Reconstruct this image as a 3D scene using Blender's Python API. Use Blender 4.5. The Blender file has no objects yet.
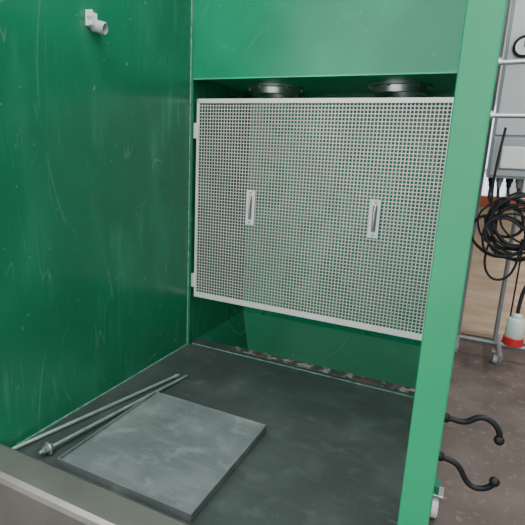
import bpy, bmesh, math, random
from mathutils import Vector, Matrix
random.seed(4)
S = bpy.context.scene
COL = S.collection

# ---------------------------------------------------------------- materials
def newmat(name):
    m = bpy.data.materials.new(name); m.use_nodes = True
    nt = m.node_tree; b = nt.nodes['Principled BSDF']
    return m, nt, b

def N(nt, typ, **kw):
    n = nt.nodes.new(typ)
    for k, v in kw.items():
        if k.startswith('i_'):
            key = k[2:]
            n.inputs[int(key) if key.isdigit() else key].default_value = v
        else:
            setattr(n, k, v)
    return n

def plain(name, col, rough=0.5, metal=0.0, var=0.15, scale=8.0, bump=0.0, spec=0.5):
    m, nt, b = newmat(name)
    tc = N(nt, 'ShaderNodeTexCoord')
    no = N(nt, 'ShaderNodeTexNoise', i_Scale=scale, i_Detail=5.0)
    nt.links.new(tc.outputs['Object'], no.inputs['Vector'])
    r = N(nt, 'ShaderNodeValToRGB')
    r.color_ramp.elements[0].position = 0.3
    r.color_ramp.elements[1].position = 0.7
    r.color_ramp.elements[0].color = tuple(c*(1-var) for c in col)+(1,)
    r.color_ramp.elements[1].color = tuple(min(1, c*(1+var)) for c in col)+(1,)
    nt.links.new(no.outputs['Fac'], r.inputs['Fac'])
    nt.links.new(r.outputs['Color'], b.inputs['Base Color'])
    b.inputs['Roughness'].default_value = rough
    b.inputs['Metallic'].default_value = metal
    b.inputs['Specular IOR Level'].default_value = spec
    if bump:
        bp = N(nt, 'ShaderNodeBump', i_Strength=bump, i_Distance=0.01)
        nt.links.new(no.outputs['Fac'], bp.inputs['Height'])
        nt.links.new(bp.outputs['Normal'], b.inputs['Normal'])
    return m

def contour(nt, vec, scale, width, detail=0.0, dist=0.0):
    n = N(nt, 'ShaderNodeTexNoise', i_Scale=scale, i_Detail=detail, i_Distortion=dist)
    nt.links.new(vec, n.inputs['Vector'])
    s = N(nt, 'ShaderNodeMath', operation='SUBTRACT', i_1=0.5)
    nt.links.new(n.outputs['Fac'], s.inputs[0])
    a = N(nt, 'ShaderNodeMath', operation='ABSOLUTE')
    nt.links.new(s.outputs[0], a.inputs[0])
    l = N(nt, 'ShaderNodeMapRange'); l.inputs['From Min'].default_value = 0
    l.inputs['From Max'].default_value = width*1.6
    l.inputs['To Min'].default_value = 1; l.inputs['To Max'].default_value = 0
    nt.links.new(a.outputs[0], l.inputs['Value'])
    return l.outputs[0]

def mul(nt, a, b):
    m = N(nt, 'ShaderNodeMath', operation='MULTIPLY')
    for i, x in enumerate((a, b)):
        if isinstance(x, (int, float)): m.inputs[i].default_value = x
        else: nt.links.new(x, m.inputs[i])
    return m.outputs[0]

def mapped(nt, vec, rot=(0, 0, 0), scl=(1, 1, 1)):
    mp = N(nt, 'ShaderNodeMapping')
    mp.inputs['Rotation'].default_value = rot
    mp.inputs['Scale'].default_value = scl
    nt.links.new(vec, mp.inputs['Vector'])
    return mp.outputs[0]

def mask(nt, vec, scale, lo, hi, detail=2.0, rot=None, scl=None):
    v = vec
    if scl or rot: v = mapped(nt, vec, rot or (0, 0, 0), scl or (1, 1, 1))
    n = N(nt, 'ShaderNodeTexNoise', i_Scale=scale, i_Detail=detail)
    nt.links.new(v, n.inputs['Vector'])
    r = N(nt, 'ShaderNodeMapRange'); r.inputs['From Min'].default_value = lo
    r.inputs['From Max'].default_value = hi
    nt.links.new(n.outputs['Fac'], r.inputs['Value'])
    return r.outputs[0]

def mix(nt, fac, c1, c2):
    m = N(nt, 'ShaderNodeMix', data_type='RGBA')
    if isinstance(fac, (int, float)): m.inputs[0].default_value = fac
    else: nt.links.new(fac, m.inputs[0])
    for i, c in ((6, c1), (7, c2)):
        if isinstance(c, tuple): m.inputs[i].default_value = c+(1,) if len(c) == 3 else c
        else: nt.links.new(c, m.inputs[i])
    return m.outputs[2]

def green_paint(name, base, rough=0.28, scratch=0.5, smudge=0.25):
    m, nt, b = newmat(name)
    tc = N(nt, 'ShaderNodeTexCoord'); v = tc.outputs['Object']
    dark = tuple(c*0.82 for c in base); lite = tuple(c*1.15 for c in base)
    c = mix(nt, mask(nt, v, 1.6, 0.3, 0.7, 4), dark, lite)
    pale = (base[0]*1.5+.03, base[1]*1.5+.04, base[2]*1.6+.045)
    sm = mul(nt, mask(nt, v, 2.2, 0.5, 0.8, 7, rot=(0.6, 0, 0), scl=(1, 2.6, 1)), smudge)
    c = mix(nt, sm, c, pale)
    sw = mul(nt, mask(nt, v, 3.0, 0.52, 0.66, 4, rot=(-0.7, .2, 0), scl=(1, 8, .8)), mask(nt, v, 1.8, 0.48, 0.62, 1))
    c = mix(nt, mul(nt, sw, smudge), c, pale)
    s1 = mul(nt, contour(nt, mapped(nt, v, (0.9, 0, 0), (1, 2.2, 1)), 1.7, 0.0026), mask(nt, v, 3.5, 0.52, 0.66, 3))
    s2 = mul(nt, contour(nt, mapped(nt, v, (-0.5, 0, 0), (1, 1.5, .7)), 1.3, 0.003), mask(nt, v, 3.1, 0.50, 0.66, 5))
    s3 = mul(nt, contour(nt, mapped(nt, v, (0.5, .2, .3), (1, 9, .8)), 2.0, 0.005), mask(nt, v, 5, 0.55, 0.68, 3))
    s4 = mul(nt, contour(nt, mapped(nt, v, (-0.9, .1, .3), (1, 10, 1)), 2.6, 0.005), mask(nt, v, 4.2, 0.56, 0.68, 3))
    for s in (s1, s2, s3, s4):
        c = mix(nt, mul(nt, s, scratch), c, (0.22, 0.40, 0.32))
    chips = mask(nt, v, 38, 0.72, 0.76, 2)
    c = mix(nt, mul(nt, chips, scratch), c, (0.3, 0.42, 0.36))
    nt.links.new(c, b.inputs['Base Color'])
    rr = N(nt, 'ShaderNodeMapRange'); rr.inputs['To Min'].default_value = rough*0.7
    rr.inputs['To Max'].default_value = rough*1.5
    n = N(nt, 'ShaderNodeTexNoise', i_Scale=3.0, i_Detail=5.0)
    nt.links.new(v, n.inputs['Vector']); nt.links.new(n.outputs['Fac'], rr.inputs['Value'])
    nt.links.new(rr.outputs[0], b.inputs['Roughness'])
    n2 = N(nt, 'ShaderNodeTexNoise', i_Scale=2.2, i_Detail=1.0)
    nt.links.new(v, n2.inputs['Vector'])
    bp = N(nt, 'ShaderNodeBump', i_Strength=0.3, i_Distance=0.02)
    nt.links.new(n2.outputs['Fac'], bp.inputs['Height'])
    nt.links.new(bp.outputs['Normal'], b.inputs['Normal'])
    return m

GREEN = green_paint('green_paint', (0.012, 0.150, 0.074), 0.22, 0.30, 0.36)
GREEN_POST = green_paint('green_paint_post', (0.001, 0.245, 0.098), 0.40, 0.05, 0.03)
GREEN_IN_LIT = green_paint('green_paint_inner_lit', (0.004, 0.215, 0.100), 0.26, 0.18, 0.12)  # booth green lightened in place of light reaching the plenum; hood front shares it
GREEN_HOP = green_paint('green_paint_hopper', (0.004, 0.20, 0.090), 0.55, 0.18, 0.10)
GREEN_ROOF_LIT = green_paint('green_paint_roof_lit', (0.02, 0.42, 0.21), 0.35, 0.1, 0.10)  # booth green brightened to imitate bounced light on the plenum roof and flange

def steel_floor(name, base, lite, rough, speck, dust):
    m, nt, b = newmat(name)
    tc = N(nt, 'ShaderNodeTexCoord'); v = tc.outputs['Object']
    c = mix(nt, mask(nt, v, 2.2, 0.3, 0.75, 6), base, tuple(x*1.4 for x in base))
    c = mix(nt, mul(nt, mask(nt, v, 4.5, 0.48, 0.72, 9), dust), c, lite)
    c = mix(nt, mul(nt, mask(nt, v, 6, 0.52, 0.7, 6, rot=(0, 0, .5), scl=(1, 5, 1)), dust*.5), c, lite)
    c = mix(nt, mul(nt, mask(nt, v, 11, 0.56, 0.68, 8), dust*.6), c, tuple(min(1, x*1.25) for x in lite))
    c = mix(nt, mul(nt, mask(nt, v, 70, 0.67, 0.76, 2), speck), c, tuple(min(1, x*1.6) for x in lite))
    s = mul(nt, contour(nt, mapped(nt, v, (0, 0, .7), (1, 4, 1)), 3.0, 0.003), mask(nt, v, 3.5, 0.5, 0.6, 3))
    c = mix(nt, mul(nt, s, 0.4), c, tuple(min(1, x*1.7) for x in lite))
    nt.links.new(c, b.inputs['Base Color'])
    b.inputs['Roughness'].default_value = rough
    b.inputs['Metallic'].default_value = 0.25
    n = N(nt, 'ShaderNodeTexNoise', i_Scale=25.0, i_Detail=6.0)
    nt.links.new(v, n.inputs['Vector'])
    bp = N(nt, 'ShaderNodeBump', i_Strength=0.1, i_Distance=0.004)
    nt.links.new(n.outputs['Fac'], bp.inputs['Height'])
    nt.links.new(bp.outputs['Normal'], b.inputs['Normal'])
    return m
FLOORSTEEL = steel_floor('booth_floor_steel', (0.047, 0.060, 0.057), (0.105, 0.130, 0.123), 0.36, .35, .5)
TRAYSTEEL = steel_floor('tray_steel', (0.120, 0.145, 0.142), (0.27, 0.31, 0.30), 0.5, .3, .6)

def rusty():
    m, nt, b = newmat('worn_edge_debris')
    tc = N(nt, 'ShaderNodeTexCoord'); v = tc.outputs['Object']
    c = mix(nt, mask(nt, v, 22, 0.50, 0.62, 5), (0.035, 0.05, 0.045), (0.28, 0.27, 0.25))
    c = mix(nt, mask(nt, v, 15, 0.53, 0.62, 4), c, (0.13, 0.06, 0.045))
    nt.links.new(c, b.inputs['Base Color']); b.inputs['Roughness'].default_value = 0.8
    return m
RUST = rusty()
PANELMET = plain('perforated_steel', (0.56, 0.58, 0.53), 0.42, 0.3, 0.08, 5)
PANELEDGE = plain('screen_edge_aluminium', (0.70, 0.71, 0.68), 0.4, 0.2, 0.06, 5)
STAINLESS = plain('stainless', (0.33, 0.315, 0.29), 0.38, 0.8, 0.12, 6)
GALV = plain('galvanised', (0.55, 0.56, 0.56), 0.3, 0.85, 0.1, 10)
WIRE = plain('zinc_wire', (0.42, 0.43, 0.44), 0.35, 0.85, 0.1, 10)
ROD = plain('zinc_rod', (0.24, 0.34, 0.30), 0.4, 0.4, 0.2, 20)
BLACK = plain('black_plastic', (0.004, 0.004, 0.005), 0.5, 0, 0.1, spec=.25)
RUBBER = plain('black_rubber', (0.014, 0.014, 0.016), 0.6, 0, 0.1, spec=.3)
GREYPAINT = plain('grey_cabinet_paint', (0.30, 0.32, 0.34), 0.45, 0, 0.05)
GREYLIGHT = plain('light_grey_cabinet_paint', (0.44, 0.46, 0.48), 0.45, 0, 0.04)
GREYDARK = plain('grey_frame_paint', (0.20, 0.21, 0.22), 0.45, 0.3, 0.05)
WHITEP = plain('white_plastic', (0.68, 0.68, 0.66), 0.4, 0, 0.04)
GREYP = plain('grey_plastic', (0.42, 0.44, 0.46), 0.4, 0, 0.06)
SAGE = plain('pale_green_plastic', (0.48, 0.58, 0.52), 0.4, 0, 0.04)
RED = plain('red_plastic', (0.45, 0.02, 0.02), 0.4, 0, 0.05)
ORANGE = plain('orange_red_edge', (0.60, 0.12, 0.04), 0.5, 0, 0.1)
SEAM = plain('pale_seam', (0.14, 0.30, 0.22), 0.5, 0, 0.5, 30)
WALLP = plain('workshop_wall_paint', (0.60, 0.60, 0.57), 0.8, 0, 0.05, 2)
CEILP = plain('workshop_ceiling_paint', (0.7, 0.7, 0.68), 0.9, 0, 0.05, 2)

def wood():
    m, nt, b = newmat('plywood')
    tc = N(nt, 'ShaderNodeTexCoord'); v = tc.outputs['Object']
    c = mix(nt, mask(nt, v, 3, 0.3, 0.7, 6, scl=(1, 1, 9)), (0.58, 0.38, 0.25), (0.76, 0.56, 0.40))
    nt.links.new(c, b.inputs['Base Color']); b.inputs['Roughness'].default_value = 0.6
    return m
PLY = wood()
def shopfloor():
    m, nt, b = newmat('worn_concrete')
    tc = N(nt, 'ShaderNodeTexCoord'); v = tc.outputs['Object']
    c = mix(nt, mask(nt, v, 3, 0.3, 0.7, 8), (0.055, 0.040, 0.034), (0.12, 0.09, 0.078))
    c = mix(nt, mul(nt, mask(nt, v, 30, 0.58, 0.75, 4), .4), c, (0.24, 0.20, 0.18))
    nt.links.new(c, b.inputs['Base Color']); b.inputs['Roughness'].default_value = 0.75
    n = N(nt, 'ShaderNodeTexNoise', i_Scale=60.0, i_Detail=6.0)
    nt.links.new(v, n.inputs['Vector'])
    bp = N(nt, 'ShaderNodeBump', i_Strength=0.4, i_Distance=0.004)
    nt.links.new(n.outputs['Fac'], bp.inputs['Height'])
    nt.links.new(bp.outputs['Normal'], b.inputs['Normal'])
    return m
SHOPFLOOR = shopfloor()
def emis(name, col, st):
    m, nt, b = newmat(name)
    b.inputs['Base Color'].default_value = col+(1,)
    b.inputs['Emission Color'].default_value = col+(1,)
    b.inputs['Emission Strength'].default_value = st
    return m
TUBE = emis('lamp_diffuser', (1.0, 0.98, 0.94), 3.0)
PANE = emis('daylit_window_pane', (0.75, 0.88, 1.0), 1.2)

# ---------------------------------------------------------------- helpers
def obj(name, me, mat, parent=None):
    o = bpy.data.objects.new(name, me); COL.objects.link(o)
    if mat: me.materials.append(mat)
    if parent: o.parent = parent
    return o
def empty(name):
    e = bpy.data.objects.new(name, None); e.empty_display_size = 0.1
    COL.objects.link(e); return e
def box(name, a, b, mat, parent=None, bev=0.0):
    bm = bmesh.new(); bmesh.ops.create_cube(bm, size=1)
    for v in bm.verts:
        for i in range(3):
            v.co[i] = a[i] if v.co[i] < 0 else b[i]
    if bev:
        bmesh.ops.bevel(bm, geom=bm.edges[:], offset=bev, segments=3, affect='EDGES', profile=0.5)
    me = bpy.data.meshes.new(name); bm.to_mesh(me); bm.free()
    return obj(name, me, mat, parent)
def lathe(name, prof, origin, axis, mat, parent=None, seg=40):
    ax = Vector(axis).normalized()
    q = Vector((0, 0, 1)).rotation_difference(ax)
    me = bpy.data.meshes.new(name); vs = []; fs = []
    for r, h in prof:
        for k in range(seg):
            t = 2*math.pi*k/seg
            vs.append(tuple(Vector(origin)+q @ Vector((r*math.cos(t), r*math.sin(t), h))))
    for i in range(len(prof)-1):
        for k in range(seg):
            k2 = (k+1) % seg
            fs.append((i*seg+k, i*seg+k2, (i+1)*seg+k2, (i+1)*seg+k))
    me.from_pydata(vs, [], fs)
    bm = bmesh.new(); bm.from_mesh(me)
    bmesh.ops.remove_doubles(bm, verts=bm.verts, dist=1e-6)
    bmesh.ops.recalc_face_normals(bm, faces=bm.faces)
    for e in bm.edges:
        if len(e.link_faces) == 2 and e.calc_face_angle(0) > 0.6: e.smooth = False
    for f in bm.faces: f.smooth = True
    bm.to_mesh(me); bm.free()
    return obj(name, me, mat, parent)
def tube(name, pts, r, mat, parent=None, cyc=False, kind='NURBS'):
    cu = bpy.data.curves.new(name, 'CURVE'); cu.dimensions = '3D'
    cu.bevel_depth = r; cu.bevel_resolution = 4; cu.use_fill_caps = True
    sp = cu.splines.new('POLY' if kind == 'POLY' else 'NURBS'); sp.points.add(len(pts)-1)
    for p, c in zip(sp.points, pts): p.co = (*c, 1)
    if kind != 'POLY':
        sp.order_u = 4 if len(pts) > 3 else 3; sp.use_endpoint_u = not cyc
    sp.use_cyclic_u = cyc; cu.resolution_u = 10
    o = bpy.data.objects.new(name, cu); COL.objects.link(o); cu.materials.append(mat)
    dg = bpy.context.evaluated_depsgraph_get(); dg.update()
    me = bpy.data.meshes.new_from_object(o.evaluated_get(dg))
    bpy.data.objects.remove(o)
    me.name = name
    for p in me.polygons: p.use_smooth = True
    o2 = bpy.data.objects.new(name, me); COL.objects.link(o2)
    if not me.materials: me.materials.append(mat)
    if parent: o2.parent = parent
    return o2
def poly(name, vs, fs, mat, parent=None, thick=0.0):
    me = bpy.data.meshes.new(name); me.from_pydata(vs, [], fs)
    o = obj(name, me, mat, parent)
    if thick:
        md = o.modifiers.new('s', 'SOLIDIFY'); md.thickness = thick; md.offset = 0
    return o
def caster(name, x, y, z0, parent, r=0.045, w=0.03, mat=WHITEP):
    lathe(name+'_wheel', [(0, -w/2), (r*.82, -w/2), (r, -w/3), (r, w/3), (r*.82, w/2), (0, w/2)], (x, y, z0+r), (1, 0, 0), mat, parent)
    lathe(name+'_hub', [(0, -w/2-.003), (r*.3, -w/2-.003), (r*.3, w/2+.003), (0, w/2+.003)], (x, y, z0+r), (1, 0, 0), GREYDARK, parent)
    for s in (-1, 1):
        xx = x+s*(w/2+.006)
        poly(name+'_fork_%d' % (s+2), [(xx, y-.012, z0+r-.012), (xx, y+.012, z0+r-.012), (xx, y+.03, z0+2*r+.012), (xx, y-.03, z0+2*r+.012)], [(0, 1, 2, 3)], GALV, parent, .004)
    box(name+'_plate', (x-w/2-.012, y-.035, z0+2*r+.01), (x+w/2+.012, y+.035, z0+2*r+.022), GALV, parent, .002)

ZF = -0.35   # workshop floor height
XL, XR, YF, YS, YB = -1.44, -0.045, 0.85, 2.17, 2.89

# ---------------------------------------------------------------- workshop shell
box('floor', (-5, -4, ZF-.1), (5, 7.1, ZF), SHOPFLOOR)
box('ceiling', (-5, -4, 4.0), (5, 7.1, 4.1), CEILP)
box('wall_back', (-5, 7.0, ZF), (5, 7.1, 4.0), WALLP)
box('wall_left', (-5.1, -4, ZF), (-5, 7.1, 4.0), WALLP)
box('wall_right', (5, -4, ZF), (5.1, 7.1, 4.0), WALLP)
box('baseboard_back', (-5, 6.98, ZF), (5, 7.0, ZF+.12), GREYDARK)
w = empty('window_1')
box('pane', (-1.4, 6.97, 0.2), (.35, 6.985, 1.9), PANE, w)
for i, x in enumerate((-1.45, -.55, .32)):
    box('mullion_%d' % i, (x, 6.94, .15), (x+.06, 6.995, 1.95), WHITEP, w, .004)
for i, z in enumerate((.15, 1.05, 1.9)):
    box('rail_%d' % i, (-1.45, 6.94, z), (.38, 6.995, z+.05), WHITEP, w, .004)

def ceiling_lamp(x, y, power):
    e = empty('ceiling_lamp')
    box('housing', (x-.12, y-.8, 3.93), (x+.12, y+.8, 3.999), WHITEP, e, .01)
    box('diffuser', (x-.1, y-.78, 3.90), (x+.1, y+.78, 3.93), TUBE, e, .01)
    l = bpy.data.lights.new('lamp_light', 'AREA'); l.shape = 'RECTANGLE'; l.size = .3; l.size_y = 1.5
    l.energy = power; l.color = (.97, .99, 1.0)
    o = bpy.data.objects.new('lamp_light', l); COL.objects.link(o); o.location = (x, y, 3.88); o.parent = e
for x, y, p in ((-.9, .2, 85), (.9, .2, 65), (-2.8, .2, 40), (2.6, 1.0, 70), (.9, 3.6, 90), (2.8, 4.2, 60), (-2.6, 4.2, 30), (0, -2.2, 80)):
    ceiling_lamp(x, y, p)

# ---------------------------------------------------------------- booth
B = empty('fume_extraction_booth')
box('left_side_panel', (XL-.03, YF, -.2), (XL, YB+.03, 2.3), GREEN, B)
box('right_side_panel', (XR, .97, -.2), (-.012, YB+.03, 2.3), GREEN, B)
box('rear_panel', (XL, YB, -.3), (XR, YB+.03, 2.3), GREEN_IN_LIT, B)
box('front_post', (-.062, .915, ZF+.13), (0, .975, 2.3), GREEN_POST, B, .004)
box('front_post_flange', (-.066, .975, ZF+.13), (-.040, .995, 2.3), GREEN, B, .002)
box('left_post', (XL-.09, YF, ZF+.13), (XL-.03, YF+.06, 2.3), GREEN_POST, B, .004)
box('top_beam', (XL-.09, .915, 2.3), (0, .975, 2.36), GREEN_POST, B, .004)
box('floor_plate', (XL, YF+.02, -.03), (XR, 2.28, 0), FLOORSTEEL, B)
box('base_frame', (XL, YF+.12, -.2), (XR, 2.25, -.032), GREEN, B)
box('hood_front_panel', (XL, YS, 1.482), (XR, YS+.02, 2.3), GREEN_IN_LIT, B)
box('hood_lower_flange', (XL, YS, 1.476), (XR, YS+.03, 1.482), GREEN_ROOF_LIT, B)
box('plenum_roof', (XL, YS+.02, 1.50), (XR, YB, 1.52), GREEN_ROOF_LIT, B)
hp = [(XL, 2.28, 0), (XR, 2.28, 0), (XR, YB, 0), (XL, YB, 0),
      (XL+.19, 2.30, -.27), (XR-.19, 2.30, -.27), (XR-.19, 2.64, -.27), (XL+.19, 2.64, -.27)]
poly('hopper_rear_slope', hp, [(3, 7, 6, 2), (4, 5, 6, 7)], GREEN_HOP, B)
poly('hopper_side_slopes', hp, [(0, 4, 7, 3), (1, 2, 6, 5), (0, 1, 5, 4)], GREEN, B)
box('worn_sill', (XL+.25, 2.228, 0.0), (XR, 2.282, .004), RUST, B)
box('sill_seam', (XL+.02, 2.19, 0.0), (XR, 2.195, .003), SEAM, B)
box('vertical_seam', (XL, YS-.010, 0), (XL+.004, YS-.004, 2.3), SEAM, B)
box('vertical_seam_fold', (XL, YS-.004, 0), (XL+.012, YS+.012, 2.3), GREEN, B, .002)
box('floor_weld_seam', (XL, YF+.1, 0), (XL+.005, YS, .005), SEAM, B)
ld = [(.975, -.02), (.975, .045), (.965, .052), (.870, .052), (.855, .045), (.850, .03), (.850, -.2), (.87, -.2), (.87, .03), (.955, .035), (.955, -.02)]
vs = []; n = len(ld)
for x in (XL, -.062):
    for y, z in ld: vs.append((x, y, z))
fs = [(i, (i+1) % n, n+(i+1) % n, n+i) for i in range(n)]+[tuple(range(n))[::-1], tuple(range(n, 2*n))]
poly('front_ledge', vs, fs, STAINLESS, B)
for i, x in enumerate((-1.16, -.45)):
    c = (x, 2.63, 1.5)
    lathe('fan_inlet_ring_%d' % i, [(.165, 0), (.165, -.012), (.14, -.014), (.135, -.045), (.125, -.048), (.118, -.03), (.112, .0)], c, (0, 0, 1), GALV, B, 56)
    lathe('fan_inlet_cone_%d' % i, [(.112, -.002), (.09, -.018), (.06, -.01), (.05, -.02), (0, -.024)], c, (0, 0, 1), STAINLESS, B, 56)
    for k in range(6):
        t = k*math.pi/3+.3
        lathe('fan_ring_bolt_%d_%d' % (i, k), [(0, -.022), (.007, -.020), (.008, -.012)], (x+.152*math.cos(t), 2.63+.152*math.sin(t), 1.5), (0, 0, 1), STAINLESS, B, 8)
for i, (x, y) in enumerate(((.012, 1.87), (-1.38, 1.87), (-.03, .98), (-1.40, .98))):
    caster('caster_%d' % i, x, y, ZF, B, .05, .03)
    box('caster_bracket_%d' % i, (x-.03, y-.03, ZF+.12), (x+.008, y+.03, ZF+.16), GREEN, B, .002)

# ---------------------------------------------------------------- perforated screen
P = empty('perforated_screen')
px0, px1, pz0, pz1, py = -1.412, -.055, .30, 1.38, 2.195
pitch, hole = .0168, .0128
mx, mzt, mzb = .010, .014, .024
nx = int((px1-px0-2*mx)/pitch); nz = int((pz1-pz0-mzt-mzb)/pitch)
pxp = (px1-px0-2*mx)/nx; pzp = (pz1-pz0-mzt-mzb)/nz
def cuts(a, nn, p):
    o = []
    for i in range(nn):
        o += [a+i*p+(p-hole)/2, a+i*p+(p+hole)/2]
    return o
xs = [px0]+cuts(px0+mx, nx, pxp)+[px1]
zs = [pz0]+cuts(pz0+mzb, nz, pzp)+[pz1]
vs = [(x, py, z) for z in zs for x in xs]; fs = []
L = len(xs)
for j in range(len(zs)-1):
    for i in range(L-1):
        if i % 2 == 1 and j % 2 == 1: continue
        fs.append((j*L+i, j*L+i+1, (j+1)*L+i+1, (j+1)*L+i))
poly('mesh_sheet', vs, fs, PANELMET, P, .0012)
box('edge_top', (px0, py-.006, pz1-.018), (px1, py-.001, pz1+.004), PANELEDGE, P, .001)
box('edge_bottom', (px0, py-.008, pz0-.004), (px1, py-.001, pz0+.026), PANELEDGE, P, .001)
box('edge_left', (px0-.003, py-.006, pz0), (px0+.009, py-.001, pz1), PANELEDGE, P, .001)
for i, z in enumerate((1.22, .395)):
    box('hinge_leaf_%d' % i, (XL, py-.014, z-.037), (px0+.008, py-.006, z+.037), WHITEP, P, .002)
    lathe('hinge_pin_%d' % i, [(0, -.04), (.006, -.04), (.006, .04), (0, .04)], (px0-.006, py-.016, z), (0, 0, 1), PANELMET, P, 12)
for i, (x, z) in enumerate(((-1.072, .84), (-.425, .845))):
    y = py-.003
    a, b_, h, hh = .024, .011, .09, .062
    yy = y-.008
    v = [(x-a, yy, z-h), (x+a, yy, z-h), (x+a, yy, z+h), (x-a, yy, z+h), (x-b_, yy, z-hh), (x+b_, yy, z-hh), (x+b_, yy, z+hh), (x-b_, yy, z+hh)]
    poly('handle_plate_%d' % i, v, [(0, 1, 5, 4), (1, 2, 6, 5), (2, 3, 7, 6), (3, 0, 4, 7)], WHITEP, P, .006)
    box('handle_recess_%d' % i, (x-b_-.003, y-.006, z-hh-.003), (x+b_+.003, y+.004, z+hh+.003), GREYDARK, P)
    tube('handle_grip_%d' % i, [(x, yy, z-hh), (x, yy-.02, z-hh+.02), (x, yy-.02, z+hh-.02), (x, yy, z+hh)], .0055, GALV, P)
    for s in (-1, 1):
        lathe('handle_screw_%d_%d' % (i, s+1), [(0, .006), (.005, .005), (.006, 0)], (x, yy-.002, z+s*.077), (0, -1, 0), STAINLESS, P, 12)

# ---------------------------------------------------------------- tray, rods, clip
T = empty('steel_tray')
tx0, tx1, ty0, ty1 = -1.220, -.658, 1.025, 1.580
box('base_plate', (tx0+.002, ty0+.002, .0), (tx1-.002, ty1-.002, .018), TRAYSTEEL, T, .001)
t_ = .0045
box('rim_right', (tx1-t_, ty0, 0), (tx1, ty1, .031), TRAYSTEEL, T, .0012)
box('rim_left', (tx0, ty0, 0), (tx0+t_, ty1, .031), TRAYSTEEL, T, .0012)
box('rim_front', (tx0+t_, ty0, 0), (tx1-t_, ty0+t_, .031), TRAYSTEEL, T, .0012)
box('rim_rear', (tx0+t_, ty1-t_, 0), (tx1-t_, ty1, .031), TRAYSTEEL, T, .0012)

def rod(a, b, r, nut):
    R = empty('steel_rod')
    a = Vector(a); b = Vector(b); d = b-a; Ln = d.length
    prof = [(0, 0), (r*.8, 0), (r, .004), (r, Ln-.004), (r*.8, Ln), (0, Ln)]
    lathe('shaft', prof, a, d, ROD, R, 20)
    if nut:
        lathe('washer', [(.0, .03), (.022, .03), (.024, .032), (.024, .036), (.0, .036)], a, d, GALV, R, 24)
        lathe('nut', [(.0, .0365), (.014, .0365), (.014, .05), (.0, .05)], a, d, GALV, R, 6)
        lathe('nut_end', [(.0, .012), (.013, .012), (.013, .0295), (.0, .0295)], a, d, GALV, R, 6)
    else:
        lathe('collar', [(r, Ln-.03), (r+.003, Ln-.03), (r+.003, Ln-.015), (r, Ln-.015)], a, d, GALV, R, 20)
rod((-1.425, 1.00, .009), (-1.245, 1.80, .009), .008, False)
rod((-1.30, 1.02, .026), (-1.205, 1.815, .009), .007, True)

C = empty('pipe_clip')
cy, cz = 1.485, 1.566
box('base_plate', (XL, cy-.038, cz-.012), (XL+.005, cy+.02, cz+.045), WHITEP, C, .002)
lathe('socket', [(.018, 0), (.022, .0), (.024, .045), (.02, .05), (.018, .045), (.016, .005)], (XL+.004, cy+.0, cz-.002), (1, .25, -.25), GREYP, C, 28)
box('tab_upper', (XL+.004, cy-.036, cz+.02), (XL+.03, cy-.028, cz+.044), WHITEP, C, .002)
box('tab_lower', (XL+.004, cy-.036, cz-.010), (XL+.03, cy-.028, cz+.008), WHITEP, C, .002)

# ---------------------------------------------------------------- hooks on the post
def hook(pts):
    H = empty('tool_hook')
    tube('arm', pts, .0058, BLACK, H)
    e = Vector(pts[-1])
    bm = bmesh.new(); bmesh.ops.create_uvsphere(bm, u_segments=16, v_segments=12, radius=.0100)
    for v in bm.verts: v.co += e
    for f in bm.faces: f.smooth = True
    me = bpy.data.meshes.new('ball_end'); bm.to_mesh(me); bm.free(); obj('ball_end', me, BLACK, H)
    lathe('collar', [(0, 0), (.010, 0), (.010, .006), (.007, .010), (0, .010)], (0, .945, pts[0][2]), (1, 0, 0), BLACK, H, 18)
hook([(-.001, .945, .600), (.012, .945, .600), (.030, .945, .598), (.044, .945, .602), (.056, .945, .616), (.074, .945, .622), (.093, .945, .612), (.104, .945, .594), (.103, .945, .580)])
hook([(-.001, .945, .510), (.012, .945, .509), (.030, .945, .507), (.044, .945, .496), (.053, .945, .476), (.068, .945, .461), (.090, .945, .463), (.105, .945, .476), (.108, .945, .488)])

R = empty('wire_holder')
tube('wire_loop', [(-.001, .93, 1.276), (.06, .93, 1.277), (.12, .93, 1.278), (.19, .93, 1.279), (.215, .93, 1.262), (.215, .93, 1.21), (.19, .93, 1.19), (.12, .93, 1.19), (.06, .93, 1.19), (-.001, .93, 1.19)], .0042, WIRE, R)
for z in (1.276, 1.19):
    lathe('wire_foot', [(0, 0), (.008, 0), (.008, .005), (0, .005)], (0, .93, z), (1, 0, 0), WIRE, R, 14)

# ---------------------------------------------------------------- control cabinet on trolley
K = empty('control_cabinet_trolley')
for i, (x, y) in enumerate(((.005, 3.87), (.27, 3.87))):
    tube('upright_%d' % i, [(x, y, ZF+.12), (x, y, 2.3 if i == 0 else 1.1)], .016, GREYDARK, K, kind='POLY')
tube('base_bar_rear', [(-.05, 3.87, ZF+.125), (.62, 3.87, ZF+.125)], .018, GREYDARK, K, kind='POLY')
tube('base_bar_side', [(.005, 3.55, ZF+.125), (.005, 4.05, ZF+.125)], .018, GREYDARK, K, kind='POLY')
tube('base_bar_side_b', [(.30, 3.55, ZF+.125), (.30, 4.05, ZF+.125)], .018, GREYDARK, K, kind='POLY')
for i, (x, y) in enumerate(((.285, 3.78), (.6, 3.85), (.0, 4.0))):
    caster('trolley_caster_%d' % i, x, y, ZF, K, .04, .03, GREYP)
box('cabinet_body', (.03, 3.56, 1.04), (.62, 3.85, 2.3), GREYPAINT, K, .008)
box('cabinet_door', (.045, 3.545, 1.32), (.60, 3.562, 2.28), GREYLIGHT, K, .006)
box('cabinet_lower_door', (.045, 3.545, 1.055), (.60, 3.562, 1.305), GREYPAINT, K, .006)
box('cabinet_switch_frame', (.095, 3.535, 1.10), (.34, 3.552, 1.255), GREYDARK, K, .004)
box('cabinet_switch_plate', (.102, 3.528, 1.107), (.333, 3.545, 1.248), WHITEP, K, .006)
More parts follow.
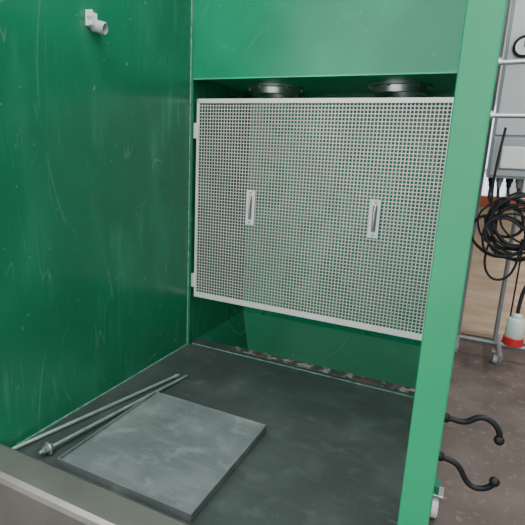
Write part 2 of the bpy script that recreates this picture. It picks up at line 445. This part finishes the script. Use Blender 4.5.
lathe('gauge_bezel', [(0, .0), (.066, 0), (.066, .02), (.054, .022), (.052, .012), (0, .012)], (.135, 3.545, 1.86), (0, -1, 0), BLACK, K, 40)
lathe('gauge_face', [(0, .014), (.050, .014), (.050, .012)], (.135, 3.545, 1.86), (0, -1, 0), WHITEP, K, 40)
box('gauge_needle', (.133, 3.525, 1.855), (.137, 3.53, 1.898), BLACK, K)
for i, x in enumerate((.07, .12, .18, .24, .30)):
    lathe('cable_gland_%d' % i, [(0, 0), (.024, 0), (.024, -.022), (.018, -.028), (.015, -.06), (0, -.06)], (x, 3.65, 1.04), (0, 0, 1), GREYDARK if i % 2 else BLACK, K, 14)
    tube('drop_cable_%d' % i, [(x, 3.65, 1.0), (x, 3.65, .93), (x+.02*(i-1), 3.62, .87), (.14+.03*i, 3.56, .84)], .010, RUBBER, K)
box('cable_hanger', (.17, 3.495, .835), (.21, 3.60, .855), GREYDARK, K, .003)

G = empty('coiled_cable')
def loop(cx, cz, rx, rz, y, tilt, r=.009):
    pts = []
    for k in range(12):
        t = 2*math.pi*k/12
        u = rx*math.cos(t)*(1+random.uniform(-.12, .12)); v = rz*math.sin(t)*(1+random.uniform(-.12, .12))
        pts.append((cx+u*math.cos(tilt)-v*math.sin(tilt), y+random.uniform(-.008, .008), cz+u*math.sin(tilt)+v*math.cos(tilt)))
    tube('cable_turn', pts, r, RUBBER, G, cyc=True)
for k in range(12):
    loop(.22+random.uniform(-.07, .09), .72+random.uniform(-.07, .07), .14+random.uniform(-.04, .05), .17+random.uniform(-.05, .04), 3.39+.009*k, random.uniform(-.9, .9), random.choice((.007, .0085, .010)))
tube('cable_tail', [(.30, 3.42, .88), (.42, 3.42, .7), (.43, 3.42, .5), (.36, 3.41, .36), (.347, 3.4, .28), (.345, 3.4, .172)], .012, RUBBER, G)
tube('cable_tail_b', [(.12, 3.44, .66), (.08, 3.45, .5), (.13, 3.45, .36), (.24, 3.45, .36), (.30, 3.45, .46), (.30, 3.44, .66)], .008, RUBBER, G)
tube('cable_tail_c', [(.06, 3.45, .80), (.09, 3.45, .62), (.16, 3.45, .5), (.34, 3.44, .52), (.48, 3.44, .64)], .009, RUBBER, G)
tube('cable_riser', [(.10, 3.43, 1.36), (.085, 3.42, 1.2), (.07, 3.42, 1.0), (.09, 3.42, .85), (.12, 3.42, .70)], .008, RUBBER, G)

Q = empty('industrial_plug')
qo = (.345, 3.4, -.05)
lathe('plug_collar', [(.034, 0), (.060, 0), (.064, .004), (.064, .055), (.058, .06), (.05, .06)], qo, (0, 0, 1), RED, Q, 32)
lathe('plug_body', [(.0, .06), (.055, .06), (.058, .07), (.058, .16), (.048, .182), (.034, .188), (.030, .21), (.018, .22), (.0, .22)], qo, (0, 0, 1), SAGE, Q, 32)
lathe('plug_face', [(0, .02), (.036, .02)], qo, (0, 0, 1), BLACK, Q, 32)
for k in range(5):
    t = k*2*math.pi/5
    lathe('pin_%d' % k, [(0, .0), (.004, .0), (.004, .02)], (qo[0]+.02*math.cos(t), qo[1]+.02*math.sin(t), qo[2]), (0, 0, 1), GALV, Q, 10)

# ---------------------------------------------------------------- plywood bench cabinet
W = empty('plywood_cabinet')
box('carcass', (.00, 4.20, ZF+.05), (1.3, 4.75, .83), PLY, W, .003)
box('top_board', (-.03, 4.16, .83), (1.33, 4.8, .86), PLY, W, .003)
for i, (a, b) in enumerate(((.015, .37), (.382, .83), (.842, 1.285))):
    box('door_leaf_%d' % i, (a, 4.178, ZF+.08), (b, 4.199, .81), PLY, W, .003)
    lathe('knob_%d' % i, [(0, .03), (.012, .028), (.014, .018), (.006, .012), (.006, 0)], (b-.04, 4.178, .45), (0, -1, 0), GREYDARK, W, 16)
box('door_gap', (.368, 4.19, ZF+.08), (.384, 4.201, .81), BLACK, W)
box('plinth', (.02, 4.23, ZF), (1.28, 4.72, ZF+.05), GREYDARK, W)
box('edge_strip', (-.03, 4.155, .80), (1.33, 4.17, .885), ORANGE, W, .002)

# ---------------------------------------------------------------- world, camera
wd = bpy.data.worlds.new('World'); S.world = wd; wd.use_nodes = True
bg = wd.node_tree.nodes['Background']
bg.inputs[0].default_value = (.92, .97, 1.0, 1); bg.inputs[1].default_value = 2.8

cam = bpy.data.cameras.new('Camera'); co = bpy.data.objects.new('Camera', cam); COL.objects.link(co)
cam.sensor_width = 36; cam.lens = 464/525*36; cam.clip_start = .02
f = Vector((-.4014, .889, -.221)).normalized()
r = Vector((.9057, .421, .049)); r = (r-f*r.dot(f)).normalized()
u = r.cross(f)
M = Matrix(((r.x, u.x, -f.x, 0), (r.y, u.y, -f.y, 0), (r.z, u.z, -f.z, 1.1), (0, 0, 0, 1)))
co.matrix_world = M
S.camera = co
